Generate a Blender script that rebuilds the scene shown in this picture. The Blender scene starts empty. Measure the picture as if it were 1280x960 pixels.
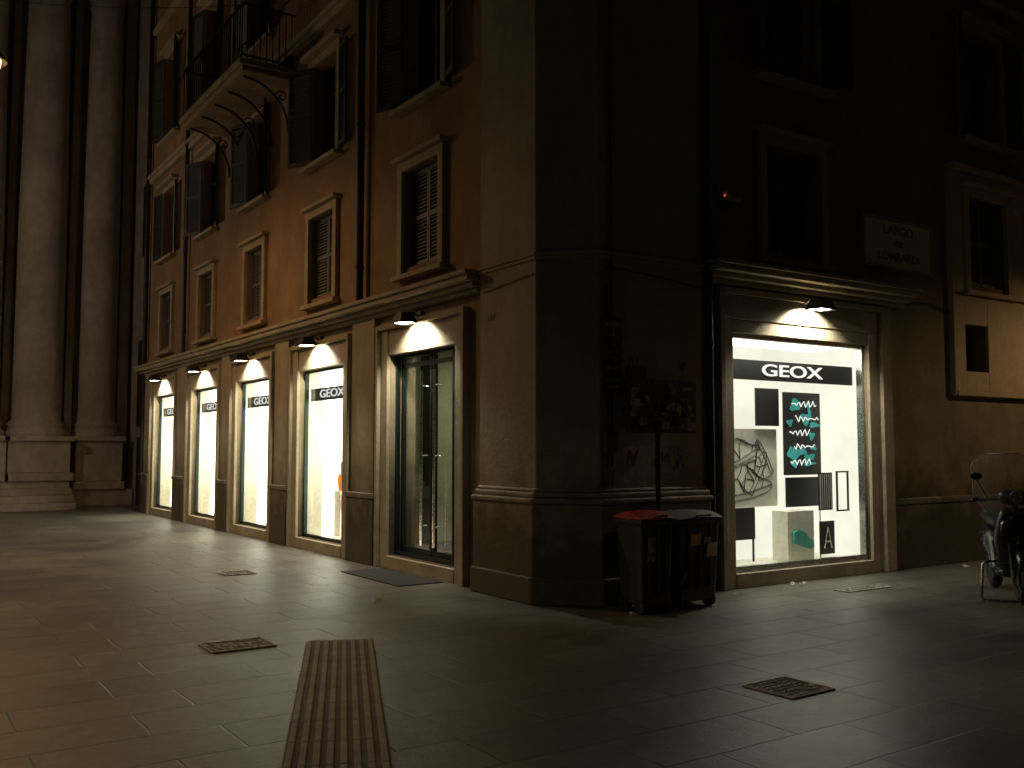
import bpy, math, random
from mathutils import Vector, Matrix
random.seed(7)
S=bpy.context.scene
R=math.radians
# ---------------------------------------------------------------- materials
def newmat(name):
    m=bpy.data.materials.new(name); m.use_nodes=True
    nt=m.node_tree; nt.nodes.clear()
    out=nt.nodes.new('ShaderNodeOutputMaterial')
    return m,nt,out
def noise(nt,vec,scale,detail=5,rough=.6,dist=0):
    n=nt.nodes.new('ShaderNodeTexNoise'); n.inputs['Scale'].default_value=scale
    n.inputs['Detail'].default_value=detail; n.inputs['Roughness'].default_value=rough; n.inputs['Distortion'].default_value=dist
    nt.links.new(vec,n.inputs['Vector']); return n.outputs['Fac']
def ramp(nt,fac,stops):
    r=nt.nodes.new('ShaderNodeValToRGB'); e=r.color_ramp.elements
    while len(e)<len(stops): e.new(.5)
    for i,(p,c) in enumerate(stops):
        e[i].position=p; e[i].color=(c[0],c[1],c[2],1) if hasattr(c,'__len__') else (c,c,c,1)
    nt.links.new(fac,r.inputs['Fac']); return r.outputs['Color']
def mix(nt,a,b,fac,blend='MIX'):
    m=nt.nodes.new('ShaderNodeMix'); m.data_type='RGBA'; m.blend_type=blend
    for sock,v in ((m.inputs[6],a),(m.inputs[7],b)):
        if isinstance(v,bpy.types.NodeSocket): nt.links.new(v,sock)
        else: sock.default_value=(v[0],v[1],v[2],1)
    if isinstance(fac,bpy.types.NodeSocket): nt.links.new(fac,m.inputs[0])
    else: m.inputs[0].default_value=fac
    return m.outputs[2]
def coords(nt,scale=(1,1,1)):
    tc=nt.nodes.new('ShaderNodeTexCoord'); mp=nt.nodes.new('ShaderNodeMapping')
    mp.inputs['Scale'].default_value=scale
    nt.links.new(tc.outputs['Object'],mp.inputs['Vector']); return mp.outputs['Vector']
def surf(name,col,rough=.8,var=.35,scale=2.0,metal=0,bump=.2,streak=0,dirt=0,bscale=25,stain=0,patch=None):
    m,nt,out=newmat(name)
    b=nt.nodes.new('ShaderNodeBsdfPrincipled'); b.inputs['Metallic'].default_value=metal
    v=coords(nt)
    n1=noise(nt,v,scale,8,.65); n2=noise(nt,v,scale*7,6,.7)
    lo=tuple(c*(1-var) for c in col); hi=tuple(min(1,c*(1+var)) for c in col)
    c=ramp(nt,n1,[(.3,lo),(.7,hi)])
    c=mix(nt,c,ramp(nt,n2,[(.3,(.6,.6,.6)),(.65,(1.1,1.08,1.05))]),.5,'MULTIPLY')
    if patch:
        np_=noise(nt,v,.62,9,.65,.3); c=mix(nt,c,patch,ramp(nt,np_,[(.48,(0,0,0)),(.60,(.6,.6,.6))]))
    if stain:
        ns=noise(nt,v,.8,10,.68,.1)
        c=mix(nt,c,ramp(nt,ns,[(.30,(.38,.35,.31)),(.58,(1,1,1))]),stain,'MULTIPLY')
    if streak:
        vs=coords(nt,(2.2,2.2,.35)); ns=noise(nt,vs,1.5,9,.65,.1)
        c=mix(nt,c,ramp(nt,ns,[(.32,(.42,.39,.35)),(.58,(1,1,1))]),streak,'MULTIPLY')
    if dirt:
        sx=nt.nodes.new('ShaderNodeSeparateXYZ'); nt.links.new(v,sx.inputs[0])
        nd=noise(nt,v,2.2,8,.7)
        ad=nt.nodes.new('ShaderNodeMath'); ad.operation='MULTIPLY_ADD'
        nt.links.new(nd,ad.inputs[0]); ad.inputs[1].default_value=-2.4; nt.links.new(sx.outputs['Z'],ad.inputs[2])
        ad2=nt.nodes.new('ShaderNodeMath'); ad2.operation='ADD'; nt.links.new(ad.outputs[0],ad2.inputs[0]); ad2.inputs[1].default_value=.6
        c=mix(nt,c,ramp(nt,ad2.outputs[0],[(.0,(.2,.18,.16)),(.95,(1,1,1))]),dirt,'MULTIPLY')
    nt.links.new(c,b.inputs['Base Color'])
    r=ramp(nt,n2,[(.3,max(.05,rough-.12)),(.7,min(1,rough+.12))]); nt.links.new(r,b.inputs['Roughness'])
    if bump:
        nb=noise(nt,v,bscale,6,.7)
        bp=nt.nodes.new('ShaderNodeBump'); bp.inputs['Strength'].default_value=bump; bp.inputs['Distance'].default_value=.02
        nt.links.new(nb,bp.inputs['Height']); nt.links.new(bp.outputs[0],b.inputs['Normal'])
    nt.links.new(b.outputs[0],out.inputs[0]); return m
def emis(name,col,s,mottle=.0,sample=False):
    m,nt,out=newmat(name); e=nt.nodes.new('ShaderNodeEmission'); e.inputs['Strength'].default_value=s
    v=coords(nt); n=noise(nt,v,1.3,3)
    c=ramp(nt,n,[(.3,tuple(x*(1-mottle) for x in col)),(.7,col)])
    nt.links.new(c,e.inputs['Color']); nt.links.new(e.outputs[0],out.inputs[0])
    if not sample: m.cycles.emission_sampling='NONE'
    return m
def glassmat(name,tint=(.9,.95,.95),refl=.3,rough=.02):
    m,nt,out=newmat(name); t=nt.nodes.new('ShaderNodeBsdfTransparent'); t.inputs['Color'].default_value=(*tint,1)
    g=nt.nodes.new('ShaderNodeBsdfGlossy'); g.inputs['Roughness'].default_value=rough
    fr=nt.nodes.new('ShaderNodeFresnel'); fr.inputs['IOR'].default_value=1.45
    mu=nt.nodes.new('ShaderNodeMath'); mu.operation='MULTIPLY'; mu.inputs[1].default_value=refl; nt.links.new(fr.outputs[0],mu.inputs[0])
    mx=nt.nodes.new('ShaderNodeMixShader'); nt.links.new(mu.outputs[0],mx.inputs[0])
    nt.links.new(t.outputs[0],mx.inputs[1]); nt.links.new(g.outputs[0],mx.inputs[2]); nt.links.new(mx.outputs[0],out.inputs[0]); return m

M={}
M['plaster']=surf('ochre_plaster',(.34,.215,.115),.9,.22,.9,bump=.4,streak=.3,stain=.5,patch=(.27,.20,.125))
M['plaster_low']=surf('beige_plaster',(.33,.27,.17),.88,.2,1.3,bump=.4,streak=.25,stain=.45,dirt=.85)
M['stone']=surf('travertine',(.40,.355,.25),.8,.14,1.1,bump=.4,streak=.3,stain=.35,dirt=.9,bscale=14)
M['trim']=surf('stone_trim',(.42,.36,.25),.8,.18,2.5,bump=.3,stain=.35)
M['cream']=surf('cream_paint',(.60,.46,.27),.75,.12,2,bump=.15,stain=.2)
M['church']=surf('church_travertine',(.38,.34,.29),.85,.2,.6,bump=.5,streak=.4,stain=.4,bscale=8)
M['shutter']=surf('grey_shutter',(.105,.115,.115),.6,.2,4,bump=.1)
M['shutter_dark']=surf('dark_shutter',(.028,.034,.034),.6,.25,4,bump=.1)
M['iron']=surf('dark_iron',(.03,.03,.03),.5,.3,8,metal=.6,bump=.1)
M['steel']=surf('brushed_steel',(.45,.46,.45),.3,.15,9,metal=1,bump=.03)
M['frame']=surf('shop_frame_metal',(.03,.05,.05),.35,.2,5,metal=.7,bump=.02)
M['dark']=surf('dark_room',(.012,.012,.013),.8,.3,2,bump=0)
M['pane']=surf('window_pane',(.012,.014,.016),.12,.3,2,bump=.0)
M['glass']=glassmat('shop_glass')
M['white']=surf('white_display',(.8,.77,.66),.7,.05,2,bump=0)
M['black']=surf('black_panel',(.012,.012,.012),.5,.2,6,bump=0)
M['room']=surf('shop_wall',(.42,.43,.29),.8,.1,1,bump=0)
M['lightbox']=emis('lightbox',(1,.93,.72),7.5,.08,True)
M['lightboxR']=emis('lightbox_display',(1,.94,.76),1.2,.18,True)
M['shelf']=emis('lit_shelf',(1,.95,.7),.7,.2)
M['ceil']=emis('lit_ceiling_panel',(1,.95,.82),4)
M['bulb']=emis('lamp_bulb',(1,.96,.85),30)
M['sodium']=emis('sodium_bulb',(1,.55,.2),14)
M['letters']=emis('lit_letters',(1,.97,.88),1.1)
M['teal']=emis('teal_print',(.12,.62,.52),.6,.4)
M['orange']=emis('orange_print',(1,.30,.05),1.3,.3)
M['red']=surf('red_plastic',(.4,.03,.03),.6,.25,5,bump=.05)
M['plastic']=surf('dark_bin_plastic',(.035,.038,.035),.6,.3,6,bump=.1)
M['plastic2']=surf('grey_bin_lid',(.085,.09,.085),.75,.3,6,bump=.1)
M['paper']=surf('paper',(.62,.58,.48),.8,.2,14,bump=.1)
M['paperb']=surf('yellow_paper',(.5,.38,.14),.8,.2,14,bump=.1)
M['marble']=surf('marble_plaque',(.72,.64,.50),.6,.12,4,bump=.05,stain=.25)
M['ink']=surf('engraved_ink',(.16,.13,.10),.8,.2,8,bump=0)
M['rubber']=surf('tyre_rubber',(.02,.02,.02),.8,.2,20,bump=.2)
M['paint']=surf('scooter_paint',(.03,.032,.037),.25,.1,3,bump=0,metal=.2)
M['chrome']=surf('chrome',(.55,.55,.55),.25,.05,3,metal=1,bump=0)
M['seat']=surf('seat_vinyl',(.02,.018,.016),.55,.2,20,bump=.15)
M['tactile']=surf('tactile_concrete',(.40,.36,.27),.75,.2,3,bump=.4,stain=.4)
M['tactile_base']=surf('tactile_groove',(.17,.15,.115),.8,.25,3,bump=.4,stain=.5)
M['cover']=surf('manhole_metal',(.55,.53,.45),.6,.6,14,bump=.5,stain=.4,bscale=60)
M['plate']=surf('manhole_plate',(.13,.125,.105),.7,.5,14,bump=.5,bscale=60)
M['sticker']=surf('worn_stickers',(.30,.29,.23),.7,.9,16,bump=.05)
M['graffiti']=surf('faded_graffiti',(.24,.23,.19),.8,.6,12,bump=0)
M['shoelight']=surf('teal_shoe',(.1,.45,.42),.5,.2,8,bump=0)
M['redled']=emis('red_led',(1,.12,.05),.6)
def screenmat():
    m,nt,out=newmat('milky_windscreen')
    t=nt.nodes.new('ShaderNodeBsdfTransparent'); t.inputs['Color'].default_value=(.9,.88,.84,1)
    g=nt.nodes.new('ShaderNodeBsdfPrincipled'); g.inputs['Base Color'].default_value=(.5,.47,.40,1); g.inputs['Roughness'].default_value=.25
    mx=nt.nodes.new('ShaderNodeMixShader'); v=coords(nt); n=noise(nt,v,3,4)
    f=ramp(nt,n,[(.3,.12),(.7,.26)]); nt.links.new(f,mx.inputs[0])
    nt.links.new(t.outputs[0],mx.inputs[1]); nt.links.new(g.outputs[0],mx.inputs[2]); nt.links.new(mx.outputs[0],out.inputs[0]); return m
M['screen']=screenmat()
M['screenedge']=surf('windscreen_rim',(.45,.43,.38),.4,.1,4,bump=0)
def groundmat():
    m,nt,out=newmat('basalt_paving')
    b=nt.nodes.new('ShaderNodeBsdfPrincipled')
    v=coords(nt)
    nz=nt.nodes.new('ShaderNodeTexNoise'); nz.inputs['Scale'].default_value=1.7; nt.links.new(v,nz.inputs['Vector'])
    wv=nt.nodes.new('ShaderNodeVectorMath'); wv.operation='MULTIPLY_ADD'
    nt.links.new(nz.outputs['Color'],wv.inputs[0]); wv.inputs[1].default_value=(.05,.05,0); nt.links.new(v,wv.inputs[2])
    br=nt.nodes.new('ShaderNodeTexBrick'); nt.links.new(wv.outputs[0],br.inputs['Vector'])
    br.offset=.37; br.inputs['Scale'].default_value=1; br.inputs['Brick Width'].default_value=1.0; br.inputs['Row Height'].default_value=.5
    br.inputs['Mortar Size'].default_value=.010; br.inputs['Mortar Smooth'].default_value=.6
    br.inputs['Color1'].default_value=(.120,.114,.098,1); br.inputs['Color2'].default_value=(.17,.162,.14,1); br.inputs['Mortar'].default_value=(.05,.047,.04,1)
    n1=noise(nt,v,.45,9,.68,.4); n2=noise(nt,v,7,8,.75); n3=noise(nt,v,60,3,.6)
    c=mix(nt,br.outputs['Color'],ramp(nt,n1,[(.36,(.5,.5,.5)),(.62,(1.25,1.22,1.15))]),.85,'MULTIPLY')
    c=mix(nt,c,ramp(nt,n2,[(.35,(.55,.55,.55)),(.65,(1.15,1.15,1.15))]),.7,'MULTIPLY')
    vo=nt.nodes.new('ShaderNodeTexVoronoi'); vo.inputs['Scale'].default_value=2.3; nt.links.new(v,vo.inputs['Vector'])
    c=mix(nt,c,ramp(nt,vo.outputs['Distance'],[(.03,(.4,.4,.4)),(.06,(1,1,1))]),.8,'MULTIPLY')
    nt.links.new(c,b.inputs['Base Color'])
    nt.links.new(ramp(nt,n1,[(.3,.34),(.7,.52)]),b.inputs['Roughness'])
    bp=nt.nodes.new('ShaderNodeBump'); bp.inputs['Strength'].default_value=.6; bp.inputs['Distance'].default_value=.012; bp.invert=True
    nt.links.new(br.outputs['Fac'],bp.inputs['Height'])
    bp2=nt.nodes.new('ShaderNodeBump'); bp2.inputs['Strength'].default_value=.5; bp2.inputs['Distance'].default_value=.012
    nt.links.new(n2,bp2.inputs['Height']); nt.links.new(bp.outputs[0],bp2.inputs['Normal'])
    bp3=nt.nodes.new('ShaderNodeBump'); bp3.inputs['Strength'].default_value=.35; bp3.inputs['Distance'].default_value=.003
    nt.links.new(n3,bp3.inputs['Height']); nt.links.new(bp2.outputs[0],bp3.inputs['Normal'])
    nt.links.new(bp3.outputs[0],b.inputs['Normal']); nt.links.new(b.outputs[0],out.inputs[0]); return m
M['ground']=groundmat()

# ---------------------------------------------------------------- mesh helpers
def empty(name,loc=(0,0,0),rotz=0):
    e=bpy.data.objects.new(name,None); e.empty_display_size=.3; e.location=loc; e.rotation_euler=(0,0,rotz)
    S.collection.objects.link(e); return e
class MB:
    def __init__(s): s.v=[]; s.f=[]
    def quad(s,a,b,c,d):
        n=len(s.v); s.v+=[a,b,c,d]; s.f.append((n,n+1,n+2,n+3))
    def box(s,x0,x1,y0,y1,z0,z1):
        n=len(s.v)
        s.v+=[(x0,y0,z0),(x1,y0,z0),(x1,y1,z0),(x0,y1,z0),(x0,y0,z1),(x1,y0,z1),(x1,y1,z1),(x0,y1,z1)]
        for f in ((0,3,2,1),(4,5,6,7),(0,1,5,4),(1,2,6,5),(2,3,7,6),(3,0,4,7)): s.f.append(tuple(n+i for i in f))
    def obox(s,o,a,b,c):
        o,a,b,c=map(Vector,(o,a,b,c)); n=len(s.v)
        s.v+=[tuple(p) for p in (o,o+a,o+a+b,o+b,o+c,o+a+c,o+a+b+c,o+b+c)]
        for f in ((0,3,2,1),(4,5,6,7),(0,1,5,4),(1,2,6,5),(2,3,7,6),(3,0,4,7)): s.f.append(tuple(n+i for i in f))
    def prism(s,poly,z0,z1):
        n=len(s.v); k=len(poly)
        s.v+=[(p[0],p[1],z0) for p in poly]+[(p[0],p[1],z1) for p in poly]
        s.f.append(tuple(range(n+k-1,n-1,-1))); s.f.append(tuple(range(n+k,n+2*k)))
        for i in range(k): j=(i+1)%k; s.f.append((n+i,n+j,n+k+j,n+k+i))
    def lathe(s,c,prof,seg=24,a0=0,a1=2*math.pi):
        n=len(s.v); full=abs(a1-a0-2*math.pi)<1e-6; cnt=seg if full else seg+1
        for r,z in prof:
            for i in range(cnt):
                a=a0+(a1-a0)*i/seg; s.v.append((c[0]+r*math.cos(a),c[1]+r*math.sin(a),c[2]+z))
        for j in range(len(prof)-1):
            for i in range(seg):
                k=(i+1)%cnt if full else i+1
                s.f.append((n+j*cnt+i,n+j*cnt+k,n+(j+1)*cnt+k,n+(j+1)*cnt+i))
    def tube(s,pts,r,seg=8,closed=False):
        pts=[Vector(p) for p in pts]; n=len(s.v); k=len(pts)
        for i,p in enumerate(pts):
            if closed: d=pts[(i+1)%k]-pts[i-1]
            else: d=(pts[min(i+1,k-1)]-pts[max(i-1,0)])
            d.normalize(); up=Vector((0,0,1)) if abs(d.z)<.9 else Vector((1,0,0))
            a=d.cross(up).normalized(); b=d.cross(a)
            rr=r[i] if isinstance(r,(list,tuple)) else r
            for j in range(seg):
                t=2*math.pi*j/seg; s.v.append(tuple(p+a*rr*math.cos(t)+b*rr*math.sin(t)))
        for i in range(k if closed else k-1):
            q=(i+1)%k
            for j in range(seg):
                l=(j+1)%seg; s.f.append((n+i*seg+j,n+i*seg+l,n+q*seg+l,n+q*seg+j))
        if not closed:
            s.f.append(tuple(n+j for j in range(seg))); s.f.append(tuple(n+(k-1)*seg+j for j in reversed(range(seg))))
    def obj(s,name,mat,parent=None,bevel=0,smooth=False,subsurf=0):
        me=bpy.data.meshes.new(name); me.from_pydata([tuple(v) for v in s.v],[],s.f); me.validate(); me.update()
        o=bpy.data.objects.new(name,me); S.collection.objects.link(o)
        me.materials.append(M[mat] if isinstance(mat,str) else mat)
        if parent: o.parent=parent
        if bevel:
            b=o.modifiers.new('bevel','BEVEL'); b.width=bevel; b.segments=2; b.limit_method='ANGLE'
        if smooth:
            for p in me.polygons: p.use_smooth=True
        return o
def text(name,body,size,loc,rot,mat,parent,sx=1,ext=.004,align='CENTER'):
    c=bpy.data.curves.new(name,'FONT'); c.body=body; c.size=size; c.extrude=ext; c.align_x=align; c.align_y='CENTER'; c.offset=size*.012
    o=bpy.data.objects.new(name,c); o.location=loc; o.rotation_euler=rot; o.scale=(sx,1,1); S.collection.objects.link(o)
    c.materials.append(M[mat]); o.parent=parent; return o
W=.1   # wall plane offset from the pilaster plane
def P(side,u,d,z): return (W-d,u,z) if side=='L' else (u,W-d,z)
def B(mb,side,u0,u1,d0,d1,z0,z1):
    if side=='L': mb.box(W-d1,W-d0,u0,u1,z0,z1)
    else: mb.box(u0,u1,W-d1,W-d0,z0,z1)
def wall(mb,side,u0,u1,z0,z1,holes,depth):
    us=sorted({u0,u1,*[h[0] for h in holes],*[h[1] for h in holes]}); us=[u for u in us if u0<=u<=u1]
    zs=sorted({z0,z1,*[h[2] for h in holes],*[h[3] for h in holes]}); zs=[z for z in zs if z0<=z<=z1]
    for i in range(len(us)-1):
        for j in range(len(zs)-1):
            cu=(us[i]+us[i+1])/2; cz=(zs[j]+zs[j+1])/2
            if any(h[0]<cu<h[1] and h[2]<cz<h[3] for h in holes): continue
            mb.quad(P(side,us[i],0,zs[j]),P(side,us[i+1],0,zs[j]),P(side,us[i+1],0,zs[j+1]),P(side,us[i],0,zs[j+1]))
    for a,b,c,d in holes:
        if not(u0<=a and b<=u1 and z0<=c and d<=z1): continue
        for (p,q) in (((a,c),(b,c)),((b,c),(b,d)),((b,d),(a,d)),((a,d),(a,c))):
            mb.quad(P(side,p[0],0,p[1]),P(side,q[0],0,q[1]),P(side,q[0],-depth,q[1]),P(side,p[0],-depth,p[1]))
# ---------------------------------------------------------------- ground
g=MB(); g.quad((-250,-250,0),(250,-250,0),(250,250,0),(-250,250,0)); g.obj('pavement','ground')

# ---------------------------------------------------------------- corner building
bld=empty('corner_building')
LU=[3.12,6.37,9.52,12.52,15.74]; LEND=17.7
RU=[3.62,7.95,12.2,16.5]; REND=20
H=19.0; ZB=3.56
shopL=[(c-.9,c+.9,.17,2.85) for c in LU]
shopR=[(2.5,5.03,.17,2.94),(11.0,13.4,.17,2.92),(15.3,17.7,.17,2.92)]
mz=(3.98,5.28); f2=(6.2,7.8); f3=(9.15,11.2); f4=(13.0,14.9)
upL=[]; upR=[]
for c in LU:
    for (a,b),w in ((mz,.48),(f2,.5),(f3,.55),(f4,.5)): upL.append((c-w,c+w,a,b))
for c in RU:
    for (a,b),w in ((mz,.5),(f2,.5),(f3,.55),(f4,.5)): upR.append((c-w,c+w,a,b))
lowsq=(7.3,7.85,2.7,3.38)
w=MB(); wall(w,'L',1.4,LEND,0,ZB,shopL,.4); wall(w,'R',1.9,REND,0,ZB,shopR+[lowsq],.4); w.obj('ground_floor_walls','plaster_low',bld)
w=MB(); wall(w,'L',1.4,LEND,ZB,H,upL,.3); wall(w,'R',1.9,REND,ZB,H,upR,.3)
w.quad((W,LEND,0),(12,LEND,0),(12,LEND,H),(W,LEND,H)); w.quad((REND,W,0),(REND,18,0),(REND,18,H),(REND,W,H))
w.obj('upper_walls','plaster',bld)
c=.473
def pier(off): 
    return [(W+.02,1.57+off*.5),(-off,1.57+off*.5),(-off,c-off*.41),(c-off*.41,-off),(1.96+off*.5,-off),(1.96+off*.5,W+.02)]
def pr(poly,z0,z1,mb): mb.prism(poly,z0,z1)
w=MB(); pr(pier(0),0,H,w); w.obj('corner_pier','stone',bld,bevel=.012)
w=MB(); pr(pier(.07),0,1.02,w); pr(pier(.10),0,.28,w); pr(pier(.095),1.021,1.08,w); pr(pier(.06),1.081,1.14,w); pr(pier(.03),1.141,1.18,w); w.obj('corner_plinth','stone',bld,bevel=.018)
w=MB(); pr(pier(.02),3.58,3.62,w); pr(pier(.035),3.621,3.66,w); pr(pier(.035),8.3,8.42,w); w.obj('corner_string_course','stone',bld,bevel=.008)
pil=MB(); sur=MB(); plin=MB()
gaps=[]
for i in range(len(LU)-1):
    a=LU[i]+.9+.3; b=LU[i+1]-.9-.3; gaps.append((a,b))
gaps.append((LU[-1]+1.2,LEND))
for a,b in gaps:
    B(pil,'L',a+.06,b-.06,.0,.07,.98,3.42); B(plin,'L',a+.02,b-.02,0,.12,0,.9); B(plin,'L',a+.0,b-.0,0,.14,.901,.98)
for a,b,z0,z1 in shopL: 
    B(sur,'L',a-.2,a,0,.05,0.0,3.2); B(sur,'L',b,b+.2,0,.05,0.0,3.2); B(sur,'L',a,b,0,.03,2.85,3.197)
    B(sur,'L',a-.27,a-.2,0,.10,0,3.27); B(sur,'L',b+.2,b+.27,0,.10,0,3.27); B(sur,'L',a-.2,b+.2,0,.097,3.2,3.27)
    B(sur,'L',a,b,-.4,.06,.0,.165)
a,b,z0,z1=shopR[0]
B(sur,'R',a-.17,a,0,.05,0,3.1); B(sur,'R',b,b+.22,0,.05,0,3.1); B(sur,'R',a,b,0,.03,2.94,3.1)
B(sur,'R',a-.25,a-.17,0,.1,0,3.45); B(sur,'R',b+.22,b+.42,0,.1,0,3.45); B(sur,'R',a-.17,b+.22,0,.06,3.1,3.45); B(sur,'R',a,b,-.4,.06,0,.165)
B(sur,'R',a-.17,b+.22,.06,.1,3.38,3.45)
sur.obj('shopfront_surrounds','trim',bld,bevel=.008); pil.obj('pilaster_strips','stone',bld,bevel=.01); plin.obj('pilaster_plinths','stone',bld,bevel=.012)
pl=MB(); B(pl,'R',5.46,REND,0,.06,0,.85); B(pl,'R',5.46,REND,0,.08,.851,.93); pl.obj('right_plinth','stone',bld,bevel=.01)
co=MB()
def cornice(side,u0,u1,z,d=.28):
    B(co,side,u0,u1,0,d*.35,z-.12,z-.06); B(co,side,u0-.03,u1+.03,0,d*.65,z-.059,z); B(co,side,u0-.06,u1+.06,0,d,z+.001,z+.07); B(co,side,u0-.08,u1+.08,0,d+.04,z+.071,z+.12)
cornice('L',1.66,LEND,3.52,.26); cornice('R',2.1,5.75,3.6,.3)
B(co,'L',1.6,LEND,0,.1,8.3,8.42); B(co,'L',1.6,LEND,0,.14,8.421,8.5); B(co,'R',2.0,REND,0,.1,8.3,8.42)
B(co,'L',1.6,LEND,0,.1,12.2,12.35); B(co,'R',2.0,REND,0,.1,12.2,12.35)
co.obj('cornices','trim',bld,bevel=.01)
rc=MB(); rc.box(-.75,REND+.2,-.75,LEND+.2,H-.35,H); rc.box(-.4,REND,-.4,LEND,H-.75,H-.351)
rc.obj('eaves','trim',bld)
rf=MB(); rf.v=[(-.8,-.8,H+.01),(REND,-.8,H+.01),(REND,LEND,H+.01),(-.8,LEND,H+.01),(7,7,H+2.5),(REND-5,7,H+2.5),(REND-5,LEND-5,H+2.5),(7,LEND-5,H+2.5)]
rf.f=[(0,1,5,4),(1,2,6,5),(2,3,7,6),(3,0,4,7),(4,5,6,7)]; rf.obj('tiled_roof','plaster',bld)
trim=MB(); pan=MB(); fr=MB(); lou=MB(); dsh=MB(); cream=MB()
def leafslats(mb,side,u0,u1,d,z0,z1):
    t=.035
    B(mb,side,u0,u0+t,d,d+.04,z0,z1); B(mb,side,u1-t,u1,d,d+.04,z0,z1)
    for zz in (z0,(z0+z1)/2-.02,z1-.05): B(mb,side,u0+t,u1-t,d,d+.038,zz,zz+.05)
    k=int((z1-z0)/.05)
    for i in range(k):
        z=z0+.05+i*(z1-z0-.08)/k
        p0=Vector(P(side,u0+t,d+.032,z)); 
        du=Vector(P(side,u1-t,d+.032,z))-p0; dd=Vector(P(side,u0+t,d+.004,z+.035))-p0
        mb.obox(p0,du,dd,(0,0,.008))
def openleaf(mb,side,hu,z0,z1,wd,sgn,ang):
    hx=Vector(P(side,hu,.02,z0)); e=Vector(P(side,hu+sgn*math.cos(ang)*wd,.02+math.sin(ang)*wd,z0))-hx
    nrm=Vector((-e.y,e.x,0)).normalized()*.035
    t=e.normalized()*.05
    mb.obox(hx,t,nrm,(0,0,z1-z0)); mb.obox(hx+e-t,t,nrm,(0,0,z1-z0))
    for zz in (0,(z1-z0)/2,(z1-z0)-.07): mb.obox(hx+t+Vector((0,0,zz)),e-2*t,nrm*.97,(0,0,.07))
    k=int((z1-z0)/.055)
    for i in range(k):
        z=.07+i*(z1-z0-.1)/k
        mb.obox(hx+t+Vector((0,0,z)),e-2*t,nrm*.8+Vector((0,0,.035)),(0,0,.01))
def winfill(side,a,b,z0,z1):
    B(pan,side,a,b,-.3,-.25,z0,z1)
    t=.05
    B(fr,side,a,a+t,-.25,-.18,z0,z1); B(fr,side,b-t,b,-.25,-.18,z0,z1); B(fr,side,a+t,b-t,-.25,-.185,z1-t,z1); B(fr,side,a+t,b-t,-.25,-.185,z0,z0+t)
    m=(a+b)/2; B(fr,side,m-.035,m+.035,-.25,-.175,z0+t,z1-t); B(fr,side,a+t,b-t,-.25,-.19,z0+(z1-z0)*.68,z0+(z1-z0)*.68+.04)
random.seed(3)
for side,us in (('L',LU),('R',RU)):
    for k,cc in enumerate(us):
        a,b=cc-.48,cc+.48
        if side=='R': a,b=cc-.5,cc+.5
        z0,z1=mz
        T=cream if (side=='R' and k==1) else trim
        wd=.13
        B(T,side,a-wd,a,0,.07,z0-.1,z1+wd); B(T,side,b,b+wd,0,.07,z0-.1,z1+wd); B(T,side,a,b,0,.067,z1,z1+wd)
        B(T,side,a-wd-.05,b+wd+.05,0,.14,z1+wd+.001,z1+wd+.06)
        B(T,side,a-wd-.06,b+wd+.06,0,.13,z0-.17,z0-.101); 
        B(pan,side,a,b,-.3,-.25,z0,z1)
        m=(a+b)/2
        if side=='R' and k==0:
            winfill(side,a,b,z0,z1)
        else:
            L=lou
            leafslats(L,side,a+.01,m-.006,-.12,z0+.01,z1-.01); leafslats(L,side,m+.006,b-.01,-.12,z0+.01,z1-.01)
        for (z0,z1),hw in ((f2,.5),(f3,.55),(f4,.5)):
            a,b=cc-hw,cc+hw; wd=.12
            B(trim,side,a-wd,a,0,.05,z0-.06,z1+wd); B(trim,side,b,b+wd,0,.05,z0-.06,z1+wd); B(trim,side,a,b,0,.047,z1,z1+wd)
            B(trim,side,a-.2,b+.2,0,.16,z0-.13,z0-.061)
            B(trim,side,a-.2,b+.2,0,.17,z1+wd+.001,z1+wd+.08)
            winfill(side,a,b,z0,z1)
            openleaf(dsh,side,a-.01,z0,z1,hw-.02,-1,R(random.uniform(10,30))); openleaf(dsh,side,b+.01,z0,z1,hw-.02,1,R(random.uniform(10,30)))
B(cream,'R',6.98,7.28,0,.05,2.42,3.80); B(cream,'R',7.87,8.95,0,.05,2.42,3.80); B(cream,'R',7.28,7.87,0,.048,2.42,2.7); B(cream,'R',7.28,7.87,0,.048,3.38,3.80)
B(cream,'R',6.98,7.28,0,.05,3.83,5.6); B(cream,'R',8.62,8.95,0,.05,3.83,5.6)
B(cream,'R',7.28,8.62,.0,.05,5.5,5.6); B(cream,'R',6.93,9.0,0,.16,5.601,5.68); B(cream,'R',6.93,6.98,0,.09,2.36,5.6); B(cream,'R',8.95,9.0,0,.09,2.36,5.6); B(cream,'R',6.98,8.95,0,.1,2.34,2.415)
B(pan,'R',7.3,7.85,-.3,-.2,2.7,3.38); B(fr,'R',7.56,7.59,-.2,-.17,2.7,3.38)
trim.obj('window_surrounds','trim',bld,bevel=.008); cream.obj('cream_window_surround','cream',bld,bevel=.008)
pan.obj('window_panes','pane',bld); fr.obj('window_frames','shutter_dark',bld); lou.obj('louvred_shutters','shutter',bld); dsh.obj('open_shutters','shutter_dark',bld)
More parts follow.
